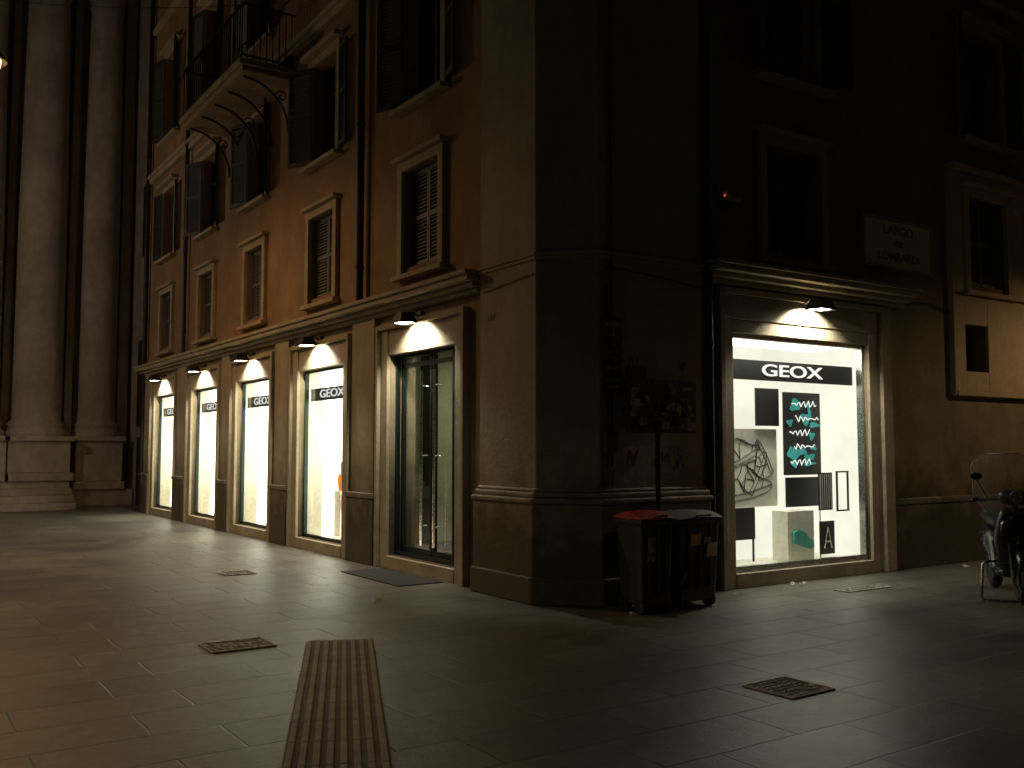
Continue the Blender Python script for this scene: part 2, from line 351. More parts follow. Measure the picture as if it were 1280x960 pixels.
# balcony
ba=MB(); B(ba,'L',7.7,11.3,0,.92,7.86,7.95); B(ba,'L',7.66,11.34,0,.98,7.951,8.06); ba.obj('balcony_slab','plaster_low',bld,bevel=.015)
br=MB()
for u in (7.9,8.75,9.52,10.3,11.1):
    pts=[]
    for i in range(13):
        a=i/12*math.pi/2; pts.append(P('L',u,.03+.8*(1-math.cos(a)),7.0+.83*math.sin(a)))
    br.tube(pts,.022,6)
    pts=[P('L',u,.16+.11*math.cos(t)*(1-t/9),7.62+.11*math.sin(t)*(1-t/9)) for t in [j*.45 for j in range(16)]]; br.tube(pts,.012,5)
for z in (8.12,9.0): B(br,'L',7.72,11.28,.9,.93,z,z+.03); B(br,'L',7.72,7.75,0,.9,z,z+.03); B(br,'L',11.25,11.28,0,.9,z,z+.03)
u=7.75
while u<11.25: B(br,'L',u,u+.016,.907,.923,8.06,9.0); u+=.12
for q in range(8): 
    B(br,'L',7.727,7.743,.05+q*.11,.066+q*.11,8.06,9.0); B(br,'L',11.257,11.273,.05+q*.11,.066+q*.11,8.06,9.0)
br.obj('balcony_ironwork','iron',bld)
dp=MB()
for side,u,z0,r in (('L',4.82,3.65,.055),('L',13.95,3.65,.045),('L',17.5,.1,.06),('R',2.06,.15,.05),('R',6.3,8,.05),('R',9.6,.2,.05)):
    dp.tube([P(side,u,.1,z0),P(side,u,.1,H-.8)],r,10)
    z=z0+.5
    while z<H-1: dp.tube([P(side,u,.1,z),P(side,u,.1,z+.05)],r+.012,10); z+=2.1
dp.obj('drainpipes','iron',bld)
cb=MB()
def cable(pts,r=.008): cb.tube(pts,r,5)
cable([(u,-.04,3.42+.05*math.sin(u*2.1)) for u in [.5+i*.1 for i in range(15)]])
cable([(-.02,u,3.40+.03*math.sin(u*3)) for u in [.5+i*.1 for i in range(11)]])
cable([P('R',5.9+i*.3,.03,3.55+.06*math.sin(i*1.1)) for i in range(12)])
cable([(.56,-.015,z) for z in (1.2,1.5,3.3)],.012)
cable([(.62,-.015,z) for z in (1.2,1.5,8)],.010)
cb.obj('wall_cables','iron',bld)
jb=MB(); jb.box(.50,.66,-.075,-.003,1.55,1.78); jb.box(.52,.63,-.055,-.003,1.25,1.4); jb.obj('junction_boxes','plastic2',bld,bevel=.01)
text('house_number','111',.11,(-.004,1.33,3.05),(R(90),0,R(-90)),'ink',bld,1.0,.001)

# ---------------------------------------------------------------- shop windows left
sh=empty('shop_window_display')
lb=MB(); wh=MB(); cl=MB(); gl=MB(); fm=MB(); bk=MB(); fl=MB()
for i,(a,b,z0,z1) in enumerate(shopL):
    B(fm,'L',a,a+.04,-.14,-.08,z0,z1); B(fm,'L',b-.04,b,-.14,-.08,z0,z1); B(fm,'L',a+.04,b-.04,-.14,-.085,z1-.04,z1); B(fm,'L',a+.04,b-.04,-.14,-.085,z0,z0+.05)
    if i==0: continue
    gl.quad(P('L',a+.04,-.11,z0+.05),P('L',b-.04,-.11,z0+.05),P('L',b-.04,-.11,z1-.04),P('L',a+.04,-.11,z1-.04))
    D=-.85
    lb.quad(P('L',a-.0,D,z0),P('L',b,D,z0),P('L',b,D,z1),P('L',a,D,z1))
    lb.quad(P('L',b,-.41,z0),P('L',b,D,z0),P('L',b,D,z1),P('L',b,-.41,z1))
    wh.quad(P('L',a,-.41,z0),P('L',a,D,z0),P('L',a,D,z1),P('L',a,-.41,z1))
    wh.quad(P('L',b-.003,-.15,z0),P('L',b-.003,-.41,z0),P('L',b-.003,-.41,z1),P('L',b-.003,-.15,z1))
    fl.quad(P('L',a,-.15,z0+.002),P('L',b,-.15,z0+.002),P('L',b,D,z0+.002),P('L',a,D,z0+.002))
    cl.quad(P('L',a,-.3,z1-.01),P('L',b,-.3,z1-.01),P('L',b,D,z1-.01),P('L',a,D,z1-.01))
    B(bk,'L',a+.05,b-.05,-.2,-.17,2.36,2.56)
    text('sign_lettering','GEOX',.18,P('L',(a+b)/2,-.165,2.46),(R(90),0,R(-90)),'letters',sh,1.9)
lb.obj('light_box','lightbox',sh); wh.obj('white_sides','white',sh); cl.obj('lit_ceiling','ceil',sh); gl.obj('glass','glass',sh); fm.obj('metal_frames','frame',sh); bk.obj('fascia_band','black',sh); fl.obj('display_floor','white',sh)
o=MB()
for (u,z,ru,rz) in ((6.9,1.25,.10,.13),(6.95,1.0,.14,.2),(6.85,.72,.12,.16),(7.0,.5,.1,.14)):
    n0=len(o.v)
    for j in range(14): t=2*math.pi*j/14; rr=1+.18*math.sin(3*t+u*9); o.v.append(P('L',u+ru*rr*math.cos(t),-.6,z+rz*rr*math.sin(t)))
    o.f.append(tuple(range(n0,n0+14)))
o.obj('orange_print','orange',sh)
o=MB(); 
B(o,'L',6.1,6.4,-.7,-.4,.174,.6)
for k,cx in enumerate(LU[1:]):
    B(o,'L',cx-.1,cx+.25,-.72,-.5,.175,.45+.2*(k%2)); B(o,'L',cx+.5,cx+.75,-.7,-.55,.175,.9)
o.obj('display_plinths','white',sh,bevel=.01)
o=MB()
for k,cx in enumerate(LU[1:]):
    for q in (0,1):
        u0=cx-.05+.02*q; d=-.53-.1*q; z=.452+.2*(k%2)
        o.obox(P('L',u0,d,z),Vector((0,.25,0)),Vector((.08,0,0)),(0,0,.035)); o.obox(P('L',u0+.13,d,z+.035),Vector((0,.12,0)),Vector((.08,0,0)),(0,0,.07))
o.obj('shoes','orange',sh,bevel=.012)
# entrance door
dr=empty('glass_entrance_door'); a,b,z0,z1=shopL[0]
f=MB()
for u in (a+.04,a+.34,3.06,3.13,b-.1): B(f,'L',u,u+.045,-.2,-.145,z0+.05,z1-.04)
B(f,'L',a+.04,b-.04,-.21,-.15,z0+.001,z0+.12)
B(f,'L',a+.04,b-.04,-.21,-.15,2.68,2.74)
f.obj('door_frame','frame',dr)
f=MB(); f.quad(P('L',a+.04,-.17,z0),P('L',b-.04,-.17,z0),P('L',b-.04,-.17,z1),P('L',a+.04,-.17,z1)); f.obj('door_glass','glass',dr)
f=MB()
for u in (2.95,3.28): 
    f.tube([P('L',u,-.08,.35),P('L',u,-.08,2.6)],.018,10)
    for z in (.6,1.5,2.4): f.tube([P('L',u,-.08,z),P('L',u,-.17,z)],.01,6)
f.obj('door_handles','steel',dr,smooth=True)
f=MB(); x0,x1,y0,y1,q0,q1=.5,4.2,1.75,5.2,.172,3.2
f.quad((x0,y1,q0),(x1,y1,q0),(x1,y1,q1),(x0,y1,q1)); f.quad((x1,y0,q0),(x1,y1,q0),(x1,y1,q1),(x1,y0,q1)); f.quad((x0,y0,q0),(x1,y0,q0),(x1,y0,q1),(x0,y0,q1))
f.quad((x0,y0,q1),(x1,y0,q1),(x1,y1,q1),(x0,y1,q1)); f.quad((x0,y1,q0),(x0,4.02,q0),(x0,4.02,q1),(x0,y1,q1)); f.quad((x0,y0,q0),(x0,2.22,q0),(x0,2.22,q1),(x0,y0,q1)); f.obj('shop_room','room',dr)
f=MB(); f.quad((x0-.3,y0,q0),(x1,y0,q0),(x1,y1,q0),(x0-.3,y1,q0)); f.obj('shop_floor','plastic2',dr)
f=MB(); f.box(2.25,2.6,5.1,5.19,1.95,2.35); f.box(1.2,1.24,4.9,5.18,.18,3.19); f.box(2.2,2.9,4.6,5.19,.18,.85); f.box(2.75,2.79,5.0,5.19,.86,3.19); f.obj('shop_fittings','black',dr,bevel=.005)
f=MB(); f.box(2.0,2.12,5.15,5.19,1.15,1.75); f.box(2.9,3.5,4.9,5.15,1.2,1.24); f.obj('lit_shelves','shelf',dr)

# ---------------------------------------------------------------- shop window right
sr=empty('shop_window_display'); a,b,z0,z1=shopR[0]
f=MB(); B(f,'R',a,a+.04,-.1,-.03,z0,z1); B(f,'R',b-.05,b,-.12,-.03,z0,z1); B(f,'R',a+.04,b-.05,-.1,-.035,z1-.05,z1); B(f,'R',a+.04,b-.05,-.1,-.035,z0,z0+.06); f.obj('metal_frame','steel',sr)
f=MB(); f.quad(P('R',a+.04,-.07,z0),P('R',b-.04,-.07,z0),P('R',b-.04,-.07,z1),P('R',a+.04,-.07,z1)); f.obj('glass','glass',sr)
Y=.98
f=MB(); f.quad((a,Y,z0),(b,Y,z0),(b,Y,z1+.1),(a,Y,z1+.1)); f.quad((b-.004,.22,z0),(b-.004,Y,z0),(b-.004,Y,z1),(b-.004,.22,z1)); f.quad((a,.5,z0),(a,Y,z0),(a,Y,z1),(a,.5,z1)); f.obj('lit_back_wall','lightboxR',sr)
f=MB(); f.quad((a,.15,z0+.003),(b,.15,z0+.003),(b,Y,z0+.003),(a,Y,z0+.003)); f.obj('display_floor','white',sr)
f=MB(); f.quad((a,.3,z1-.02),(b,.3,z1-.02),(b,Y,z1-.02),(a,Y,z1-.02)); f.obj('lit_ceiling','ceil',sr)
f=MB(); f.box(a+.05,b-.06,.27,.30,2.42,2.66)
f.box(3.55,3.98,.66,.68,1.88,2.36); f.box(4.0,4.72,.60,.62,1.25,2.32); f.box(3.1,3.6,.75,.78,.45,.85)
f.box(4.42,4.68,.40,.42,.80,1.28); f.box(4.4,4.68,.38,.40,.24,.66); 
for p in ((4.70,4.72),(4.92,4.94)): f.box(p[0],p[1],.34,.36,.78,1.3)
f.box(4.70,4.94,.337,.357,1.28,1.3); f.box(4.70,4.94,.337,.357,.78,.8)
for k in range(2): f.box(3.2+.35*k,3.22+.35*k,.74,.76,.17,.45)
f.box(4.55,4.56,.5,.51,.17,1.3); f.box(4.05,4.68,.62,.64,.84,1.22)
f.obj('black_panels','black',sr)
text('sign_lettering','GEOX',.205,(3.78,.262,2.54),(R(90),0,0),'letters',sr,2.0,.006)
f=MB(); f.box(3.08,3.97,.70,.72,.86,1.84); f.box(3.86,4.36,.45,.7,.175,.80); f.obj('white_boards','white',sr)
f=MB(); random.seed(11)
def sneaker(f,ox,oz,s,ang,y=.695):
    out=[(0,0),(.1,.02),(.5,0),(.85,.03),(1,.1),(.97,.2),(.8,.27),(.62,.36),(.48,.52),(.35,.6),(.2,.56),(.08,.58),(.02,.4),(-.02,.2),(0,0)]
    sole=[(-.02,.12),(.3,.10),(.7,.12),(.99,.14)]
    lace=[[(.5,.5),(.62,.44)],[(.55,.43),(.68,.37)],[(.62,.37),(.74,.31)],[(.3,.12),(.38,.4),(.5,.5)],[(.05,.4),(.2,.36),(.3,.12)],[(.72,.12),(.78,.2),(.8,.27)]]
    ca,sa=math.cos(ang),math.sin(ang)
    for pl_ in [out,sole]+lace:
        pts=[(min(3.95,max(3.1,ox+s*(x*ca-z*sa))),y,min(1.82,max(.88,oz+s*(x*sa+z*ca)))) for x,z in pl_]
        f.tube(pts,.0055,4)
sneaker(f,3.14,.92,.75,.15); sneaker(f,3.5,1.0,.6,1.0); sneaker(f,3.15,1.35,.55,.35); sneaker(f,3.9,1.3,.5,2.1)
f.obj('line_drawing','black',sr)
f=MB(); random.seed(5)
for k in range(16):
    cx=4.36+random.uniform(-.26,.26); cz=1.35+.85*random.random(); n0=len(f.v); rx=random.uniform(.03,.12); rz=random.uniform(.03,.08)
    for j in range(12): t=2*math.pi*j/12; rr=1+.3*math.sin(3*t+k); f.v.append((min(4.71,max(4.01,cx+rx*rr*math.cos(t))),.596-.0005*k,cz+rz*rr*math.sin(t)))
    f.f.append(tuple(range(n0,n0+12)))
f.obj('teal_print','teal',sr)
f=MB()
for k,z in enumerate((2.17,1.98,1.8,1.62,1.42)):
    q0_=random.uniform(0,.15); L_=random.randint(9,13)
    pts=[(4.08+q0_+.03*j,.58,z+.025*math.sin(j*1.9+k)+.022*math.sin(j*4.1+2*k)) for j in range(L_+4) if 4.08+q0_+.03*j<4.68]; f.tube(pts,.008,4)
f.obj('script_lettering','letters',sr)
f=MB(); 
for k in range(6): f.box(4.43+.042*k,4.44+.042*k,.392,.397,.82,1.26)
f.tube([(4.47,.374,.32),(4.54,.374,.58),(4.61,.374,.32)],.012,4); f.tube([(4.49,.374,.4),(4.59,.374,.4)],.01,4)
f.obj('white_icon','white',sr)
f=MB()
prof=[(3.93,.42),(4.24,.33),(4.29,.36),(4.28,.41),(4.2,.45),(4.12,.53),(4.02,.56),(3.94,.54)]
n0=len(f.v); f.v+=[(x,.44,z) for x,z in prof]+[(x,.40,z) for x,z in prof]; k=len(prof)
f.f.append(tuple(range(k))); f.f.append(tuple(range(2*k-1,k-1,-1)))
for i in range(k): j=(i+1)%k; f.f.append((i,j,k+j,k+i))
f.obj('teal_shoe','shoelight',sr,bevel=.01)
f=MB()
for a2,b2,q0,q1 in shopR[1:]:
    z=q0
    while z<q1-.05: B(f,'R',a2,b2,-.2,-.17,z,z+.085); z+=.09
    B(f,'R',a2,b2,-.25,-.2,q0,q1)
f.obj('roller_shutters','shutter',bld)

# ---------------------------------------------------------------- wall lamps
def wall_lamp(side,u,z,out,power):
    e=empty('wall_lamp',P(side,u,0,z),0 if side=='R' else R(-90))
    f=MB(); f.box(-.05,.05,-.06,-.001,.02,.16); f.tube([(0,-.05,.1),(0,-out*.6,.14),(0,-out,.08)],.016,8); f.obj('arm','iron',e)
    f=MB()
    top=[(-.08,-out-.10,.13),(.08,-out-.10,.13),(.08,-out+.06,.13),(-.08,-out+.06,.13)]
    bot=[(-.15,-out-.16,-.01),(.15,-out-.16,-.01),(.15,-out+.09,-.0),(-.15,-out+.09,-.0)]
    bo=[(x*.93,-out+(y+out)*.93,z+.001) for x,y,z in bot]; to=[(x*.9,-out+(y+out)*.9,z-.01) for x,y,z in top]
    f.v=top+bot+to+bo
    f.f=[(0,1,2,3),(11,10,9,8)]+[(i,4+i,4+(i+1)%4,(i+1)%4) for i in range(4)]+[(8+i,8+(i+1)%4,12+(i+1)%4,12+i) for i in range(4)]+[(4+i,12+i,12+(i+1)%4,4+(i+1)%4) for i in range(4)]
    f.obj('hood','iron',e)
    f=MB(); f.box(-.11,.11,-out-.12,-out+.06,.004,.012); f.obj('bulb','bulb',e)
    l=bpy.data.lights.new('lamp_light','SPOT'); l.energy=power; l.spot_size=R(140); l.spot_blend=.3; l.color=(1,.93,.74); l.shadow_soft_size=.03
    lo=bpy.data.objects.new('lamp_light',l); S.collection.objects.link(lo); lo.parent=e; lo.location=(0,-out+.02,-.02); lo.rotation_euler=(R(42),0,0)
for u in LU: wall_lamp('L',u,3.18,.24,110)
wall_lamp('R',3.75,3.27,.28,115)

# ---------------------------------------------------------------- church
ch=empty('church')
f=MB(); f.box(-4.3,14,21.9,60,0,24); f.box(.6,14,17.72,21.9,0,17); f.obj('church_walls','church',ch)
f=MB()
for k in range(4): f.box(-9,-1.15,19.4+.38*k,60,.001+.18*k,.18*(k+1))
f.box(-1.149,.55,20.9,21.9,0,.45)
f.obj('church_steps','church',ch,bevel=.015)
f=MB()
def column(x,y,r,zb):
    f.box(x-r*1.35,x+r*1.35,y-r*1.35,y+r*1.35,zb,zb+.22); f.box(x-r*1.22,x+r*1.22,y-r*1.22,y+r*1.22,zb+.22,1.78); f.box(x-r*1.38,x+r*1.38,y-r*1.38,y+r*1.38,1.781,1.92)
    f.box(x-r*1.3,x+r*1.3,y-r*1.3,y+r*1.3,15.4,15.7)
cols=[(-3.45,21.3,.62,.72),(-1.9,21.3,.62,.72),(-.35,21.5,.5,.45)]
for q in cols: column(*q)
f.box(-4.4,.4,20.5,21.9,15.71,16.3); f.box(-4.5,.5,20.3,21.9,16.31,16.5); f.box(-4.7,.7,19.9,21.9,17.4,17.9); f.box(-4.35,.35,20.6,21.9,16.51,17.39)
f.box(-1.18,-.98,21.55,21.9,.45,15.7); f.box(.22,.5,21.6,21.9,.45,15.7)
f.box(-2.75,-2.55,21.6,21.9,.72,15.7)
f.obj('pedestals_and_entablature','church',ch,bevel=.02)
f=MB()
for x,y,r,zb in cols:
    f.lathe((x,y,0),[(r*1.28,1.921),(r*1.3,2.02),(r*1.15,2.1),(r*1.12,2.18),(r*1.2,2.26),(r*1.02,2.34),(r,2.5),(r*.98,8),(r*.86,14.2),(r*.95,14.3),(r*.9,14.4),(r*1.1,14.9),(r*1.3,15.4)],28)
f.obj('columns','church',ch,smooth=True)
f=MB(); f.box(.54,.6,19.0,20.6,2.2,4.6); f.box(-.97,-.9,21.84,21.897,2.4,4.2); f.box(.54,.6,19,20.4,7,9); f.box(.54,.6,18.9,20.5,.0,1.9); f.obj('dark_openings','dark',ch)
f=MB()
for z in (4.9,6.4,9.2,12.1): f.box(-4.29,.55,21.83,21.899,z,z+.12)
f.obj('wall_bands','church',ch)
hs=empty('background_palazzo')
f=MB(); f.box(-34,-13,70,90,0,18); f.obj('walls','plaster',hs)
f=MB()
for i in range(6):
    for z in (4,8,12): f.box(-32+i*3.3,-30.8+i*3.3,69.95,69.99,z,z+2)
f.obj('windows','pane',hs)
f=MB(); f.box(-34.5,-12.5,69.3,90.5,18.01,18.6); f.obj('eaves','trim',hs)

# ---------------------------------------------------------------- street lamps and an added fill lamp
def lamp_at(e,loc,power,col,size=.12,spot=None,blend=.4):
    l=bpy.data.lights.new('lamp_light','SPOT' if spot else 'POINT'); l.energy=power; l.color=col; l.shadow_soft_size=size
    if spot: l.spot_size=R(spot); l.spot_blend=blend
    lo=bpy.data.objects.new('lamp_light',l); S.collection.objects.link(lo); lo.parent=e; lo.location=loc
def street_or_fill_lamp(loc,h,power,col,spot=None,blend=.4):
    e=empty('street_or_fill_lamp',loc)
    f=MB(); f.lathe((0,0,0),[(.17,0),(.17,.1),(.12,.2),(.1,.7),(.06,.9),(.05,h-.7),(.035,h-.4),(.06,h-.38),(.06,h-.35)],16); f.obj('pole','iron',e)
    f=MB(); f.lathe((0,0,h),[(.22,.28),(.24,.30),(.12,.42),(.03,.5),(0,.55)],6); f.obj('lantern_cap','iron',e)
    f=MB()
    for k in range(6):
        t=k*math.pi/3; f.tube([(.1*math.cos(t),.1*math.sin(t),h-.35),(.22*math.cos(t),.22*math.sin(t),h+.29)],.01,5)
    f.obj('lantern_frame','iron',e)
    f=MB(); f.lathe((0,0,h),[(0,.08),(.05,.1),(.07,.16),(.05,.24),(0,.27)],12); f.obj('bulb','sodium',e)
    lamp_at(e,(0,0,h-.05),power,col,.1,spot,blend)
def hanging_lamp(x,y,z,power,col):
    e=empty('street_or_fill_lamp',(x,y,0))
    f=MB(); f.lathe((0,0,z),[(.0,.42),(.06,.40),(.08,.28),(.2,.22),(.27,.1),(.28,.08)],20); f.obj('shade','iron',e)
    f=MB(); f.lathe((0,0,z),[(.0,-.2),(.1,-.17),(.17,-.08),(.19,.03),(.2,.1),(0,.12)],20); f.obj('globe','sodium',e,smooth=True)
    f=MB(); f.tube([(0,0,z+.4),(0,0,z+1.0)],.012,6)
    n=16; A=Vector((W-x,0,z+2.2)); Bp=Vector((-10.2,0,z+2.2))
    f.tube([A.lerp(Vector((0,0,z+1.0)),i/n)-Vector((0,0,.12*math.sin(math.pi*i/n))) for i in range(n+1)],.004,5)
    f.tube([Bp.lerp(Vector((0,0,z+1.0)),i/n)-Vector((0,0,.12*math.sin(math.pi*i/n))) for i in range(n+1)],.004,5)
    f.lathe((-10.25,0,0),[(.16,0),(.14,1),(.1,z),(.08,z+2.4),(0,z+2.45)],14); f.obj('cable_and_mast','iron',e)
    lamp_at(e,(0,0,z-.32),power,col,.12,172,.75)
hanging_lamp(-4.50,8.17,7.25,520,(1,.55,.22))
street_or_fill_lamp((-7.2,15.5,0),6.2,330,(1,.74,.52))
street_or_fill_lamp((-12.5,1.6,0),5.0,620,(1,.80,.50),166,.5)  # fill lamp added out of view to brighten the pier and left facade
street_or_fill_lamp((11.0,-3.2,0),4.9,230,(1,.68,.36),166,.4)

# ---------------------------------------------------------------- street name plaque
pq=empty('street_name_plaque')
f=MB(); B(f,'R',5.02,6.5,0,.035,4.03,4.66); f.obj('slab','marble',pq,bevel=.01)
f=MB(); B(f,'R',4.99,6.53,0,.05,4.0,4.03); B(f,'R',4.99,6.53,0,.05,4.66,4.69); B(f,'R',4.99,5.02,0,.049,4.03,4.66); B(f,'R',6.5,6.53,0,.049,4.03,4.66); f.obj('border','trim',pq)
for i,(t,sz) in enumerate((('LARGO',.17),('DEI',.11),('LOMBARDI',.16))):
    text('line_%d'%(i+1),t,sz,(5.76,W-.037,4.53-.18*i),(R(90),0,0),'ink',pq,1.2,.002)
ws=empty('wall_sign')
f=MB(); f.box(.5,.76,-.03,-.004,2.5,2.95); f.box(.5,.76,-.03,-.004,2.2,2.36); f.box(.52,.74,-.028,-.004,2.38,2.48); f.obj('plates','plastic2',ws,bevel=.004)
f=MB()
f.box(.53,.73,-.034,-.03,2.87,2.91); f.box(.55,.71,-.034,-.03,2.22,2.25); f.box(.53,.73,-.034,-.03,2.29,2.32); f.box(.55,.7,-.032,-.028,2.41,2.44)
f.tube([(.63,-.033,2.84),(.63,-.033,2.7),(.57,-.033,2.58)],.016,5); f.tube([(.63,-.033,2.7),(.69,-.033,2.58)],.016,5); f.tube([(.56,-.033,2.78),(.70,-.033,2.75)],.014,5)
f.obj('pictograms','sticker',ws)
nb=empty('notice_board',(1.20,-.12,0))
f=MB(); f.tube([(-.06,-.02,0),(-.06,-.02,1.75)],.028,10); f.tube([(-.06,-.02,0),(-.06,-.02,.04)],.07,12); f.obj('post','iron',nb)
f=MB(); f.box(-.50,.50,-.03,.0,1.76,2.32); f.box(-.47,-.2,-.02,.01,2.321,2.45); f.obj('panel','plastic',nb,bevel=.004)
random.seed(21); f=MB(); g2=MB()
for k in range(70):
    ww=random.uniform(.03,.14); hh=random.uniform(.02,.10); x=random.uniform(-.48,.47-ww); z=random.uniform(1.78,2.30-hh); a=random.uniform(-.12,.12)
    t=(f if k%2 else g2); o=Vector((x,-.0315-.0004*k,z))
    t.obox(o,Vector((math.cos(a)*ww,0,math.sin(a)*ww)),Vector((0,.0003,0)),Vector((-math.sin(a)*hh,0,math.cos(a)*hh)))
f.obj('stickers_dark','plastic',nb); g2.obj('stickers_pale','sticker',nb)
f=MB()
for k in range(8):
    x0_=random.uniform(-.46,.3); z0_=random.uniform(1.82,2.25)
    f.tube([(x0_+.02*j,-.064,z0_+.04*math.sin(j*random.uniform(.8,2.2)+k)) for j in range(7)],.004,4)
f.obj('marker_scrawl','graffiti',nb)
gr=empty('wall_graffiti'); f=MB()
for (x0_,z0_,s_) in ((.82,1.5,.08),(1.5,1.45,.07),(1.3,1.5,.06),(1.6,2.5,.06),(.85,2.5,.08)):
    f.tube([(x0_+s_*.35*j,-.0035,z0_+s_*math.sin(j*1.7+x0_*5)) for j in range(7)],.005,4)
f.box(1.30,1.52,-.004,-.001,1.32,1.62); f.box(1.56,1.72,-.004,-.001,1.36,1.6)
f.obj('strokes_and_poster_scraps','graffiti',gr)
sc=empty('security_camera',(2.45,W,4.42))
f=MB(); f.box(-.05,.05,-.03,0,-.05,.05); f.tube([(0,-.02,0),(0,-.14,.03)],.015,6); f.obj('bracket','plastic2',sc)
f=MB(); f.tube([(-.16,-.16,.07),(.08,-.14,.04)],.045,12); f.box(-.2,.08,-.2,-.1,.1,.108); f.obj('body','sticker',sc)
f=MB(); f.tube([(-.165,-.16,.07),(-.17,-.16,.07)],.016,8); f.obj('led','redled',sc)

# ---------------------------------------------------------------- bins
def bin_(loc,rz,wx,wy,h,lid,labels):
    e=empty('rubbish_bin',loc,rz); f=MB(); t=.86
    def ring(z,s): return [(-wx/2*s,-wy/2*s,z),(wx/2*s,-wy/2*s,z),(wx/2*s,wy/2*s,z),(-wx/2*s,wy/2*s,z)]
    rings=[ring(.07,t),ring(.12,t+.01),ring(h*.5,.935),ring(h-.08,1.0)]
    for r_ in rings: f.v+=r_
    f.f.append((3,2,1,0))
    for j in range(3):
        for i in range(4): k=(i+1)%4; f.f.append((4*j+i,4*j+k,4*j+4+k,4*j+4+i))
    f.f.append((12,13,14,15)); f.obj('body','plastic',e,bevel=.03)
    f=MB(); f.box(-wx/2-.02,wx/2+.02,-wy/2-.02,wy/2+.02,h-.11,h-.06)
    for x in (-wx*.25,0,wx*.25): f.box(x-.015,x+.015,-wy/2*.97-.012,-wy/2*.9,.2,h-.12)
    f.obj('rim','plastic',e,bevel=.012)
    f=MB(); n=10
    for i in range(n+1):
        y=-wy/2-.03+(wy+.06)*i/n; z=h-.055+.06*math.sin(math.pi*min(1,i/n*1.0))
        f.v+=[(-wx/2-.03,y,h-.058),(-wx/2-.025,y,z),(0,y,z+.018),(wx/2+.025,y,z),(wx/2+.03,y,h-.058)]
    for i in range(n):
        for j in range(4): f.f.append((5*i+j,5*i+j+1,5*i+6+j,5*i+5+j))
    f.f.append((0,1,2,3,4)); f.f.append((5*n+4,5*n+3,5*n+2,5*n+1,5*n)); f.obj('lid',lid,e)
    f=MB(); f.tube([(-wx/2+.05,wy/2+.05,h-.07),(wx/2-.05,wy/2+.05,h-.07)],.014,8)
    f.tube([(-wx*.15,-wy/2-.045,h-.03),(-wx*.15,-wy/2-.07,h-.02),(wx*.15,-wy/2-.07,h-.02),(wx*.15,-wy/2-.045,h-.03)],.01,6); f.obj('handles','plastic2',e)
    f=MB()
    for sx in (-1,1):
        for sy in (-1,1): f.tube([(sx*wx*.33,sy*wy*.3,.075),(sx*(wx*.33+.045),sy*wy*.3,.075)],.075,16)
    f.obj('wheels','rubber',e)
    for i,(x,z,ww,hh,m) in enumerate(labels):
        f=MB(); yy=-wy/2*(.935+.065*((z-h*.5)/(h*.5)))-.012
        f.obox((x,yy,z),(ww,0,.01),(0,-.0025,0),(0,-.02*hh/.2,hh)); f.obj('label_%d'%(i+1),m,e)
bin_((.62,-.50,0),R(-6),.38,.44,.97,'red',[(-.13,.5,.09,.24,'sticker')])
bin_((1.18,-.45,0),R(3),.62,.46,.95,'plastic2',[(-.14,.62,.15,.12,'paperb'),(.10,.5,.15,.14,'paper'),(.06,.64,.1,.06,'sticker'),(-.24,.3,.10,.08,'plastic2')])

# ---------------------------------------------------------------- scooter
sc=empty('motor_scooter',(4.12,-2.35,0),R(221))
def wheel(f,x,r=.2,w_=.055):
    pts=[(x+r*math.cos(t),0,.255+r*math.sin(t)) for t in [2*math.pi*i/28 for i in range(28)]]; f.tube(pts,w_,10,True)
f=MB(); wheel(f,0); wheel(f,-1.28); f.obj('tyres','rubber',sc,smooth=True)
f=MB()
for x in (0,-1.28):
    f.tube([(x,-.05,.255),(x,.05,.255)],.06,14)
    for k in range(5): t=k*2*math.pi/5; f.tube([(x,0,.255),(x+.16*math.cos(t),0,.255+.16*math.sin(t))],.018,6)
    f.tube([(x+.15*math.cos(t),0,.255+.15*math.sin(t)) for t in [2*math.pi*i/24 for i in range(24)]],.018,6,True)
for s in (-1,1): f.tube([(0,s*.085,.255),(-.12,s*.085,.62)],.02,8)
f.tube([(-.1,0,.6),(-.27,0,1.02)],.03,10)
f.tube([(-.29,.36,1.05),(-.24,.2,1.06),(-.26,0,1.03),(-.24,-.2,1.06),(-.29,-.36,1.05)],.014,8)
for s in (-1,1): f.tube([(-.26,s*.26,1.07),(-.22,s*.33,1.2),(-.22,s*.36,1.26)],.007,6)
f.obj('chrome_parts','plastic2',sc,smooth=True)
f=MB(); f.tube([(-.1,-.08,.42),(.1,-.34,.44),(.14,-.40,.42),(.16,-.42,.1),(.15,-.40,.05),(.12,-.2,.04),(.1,.1,.04),(.09,.14,.07),(.0,.1,.34)],.013,8)
f.obj('tubular_guard','chrome',sc,smooth=True)
f=MB()
def shell(f,secs):
    n=len(f.v); k=len(secs[0])
    for s_ in secs: f.v+=s_
    for i in range(len(secs)-1):
        for j in range(k): q=(j+1)%k; f.f.append((n+i*k+j,n+i*k+q,n+(i+1)*k+q,n+(i+1)*k+j))
    f.f.append(tuple(n+j for j in reversed(range(k)))); f.f.append(tuple(n+(len(secs)-1)*k+j for j in range(k)))
def ell(cx,cz,rx,ry,n=14,horizontal=True):
    if horizontal: return [(cx+rx*math.cos(2*math.pi*j/n),ry*math.sin(2*math.pi*j/n),cz) for j in range(n)]
    return [(cx,ry*math.cos(2*math.pi*j/n),cz+rx*math.sin(2*math.pi*j/n)) for j in range(n)]
shell(f,[ell(-.22,.3,.06,.14),ell(-.2,.45,.09,.2),ell(-.19,.65,.1,.23),ell(-.2,.85,.09,.19),ell(-.23,.97,.07,.13)])
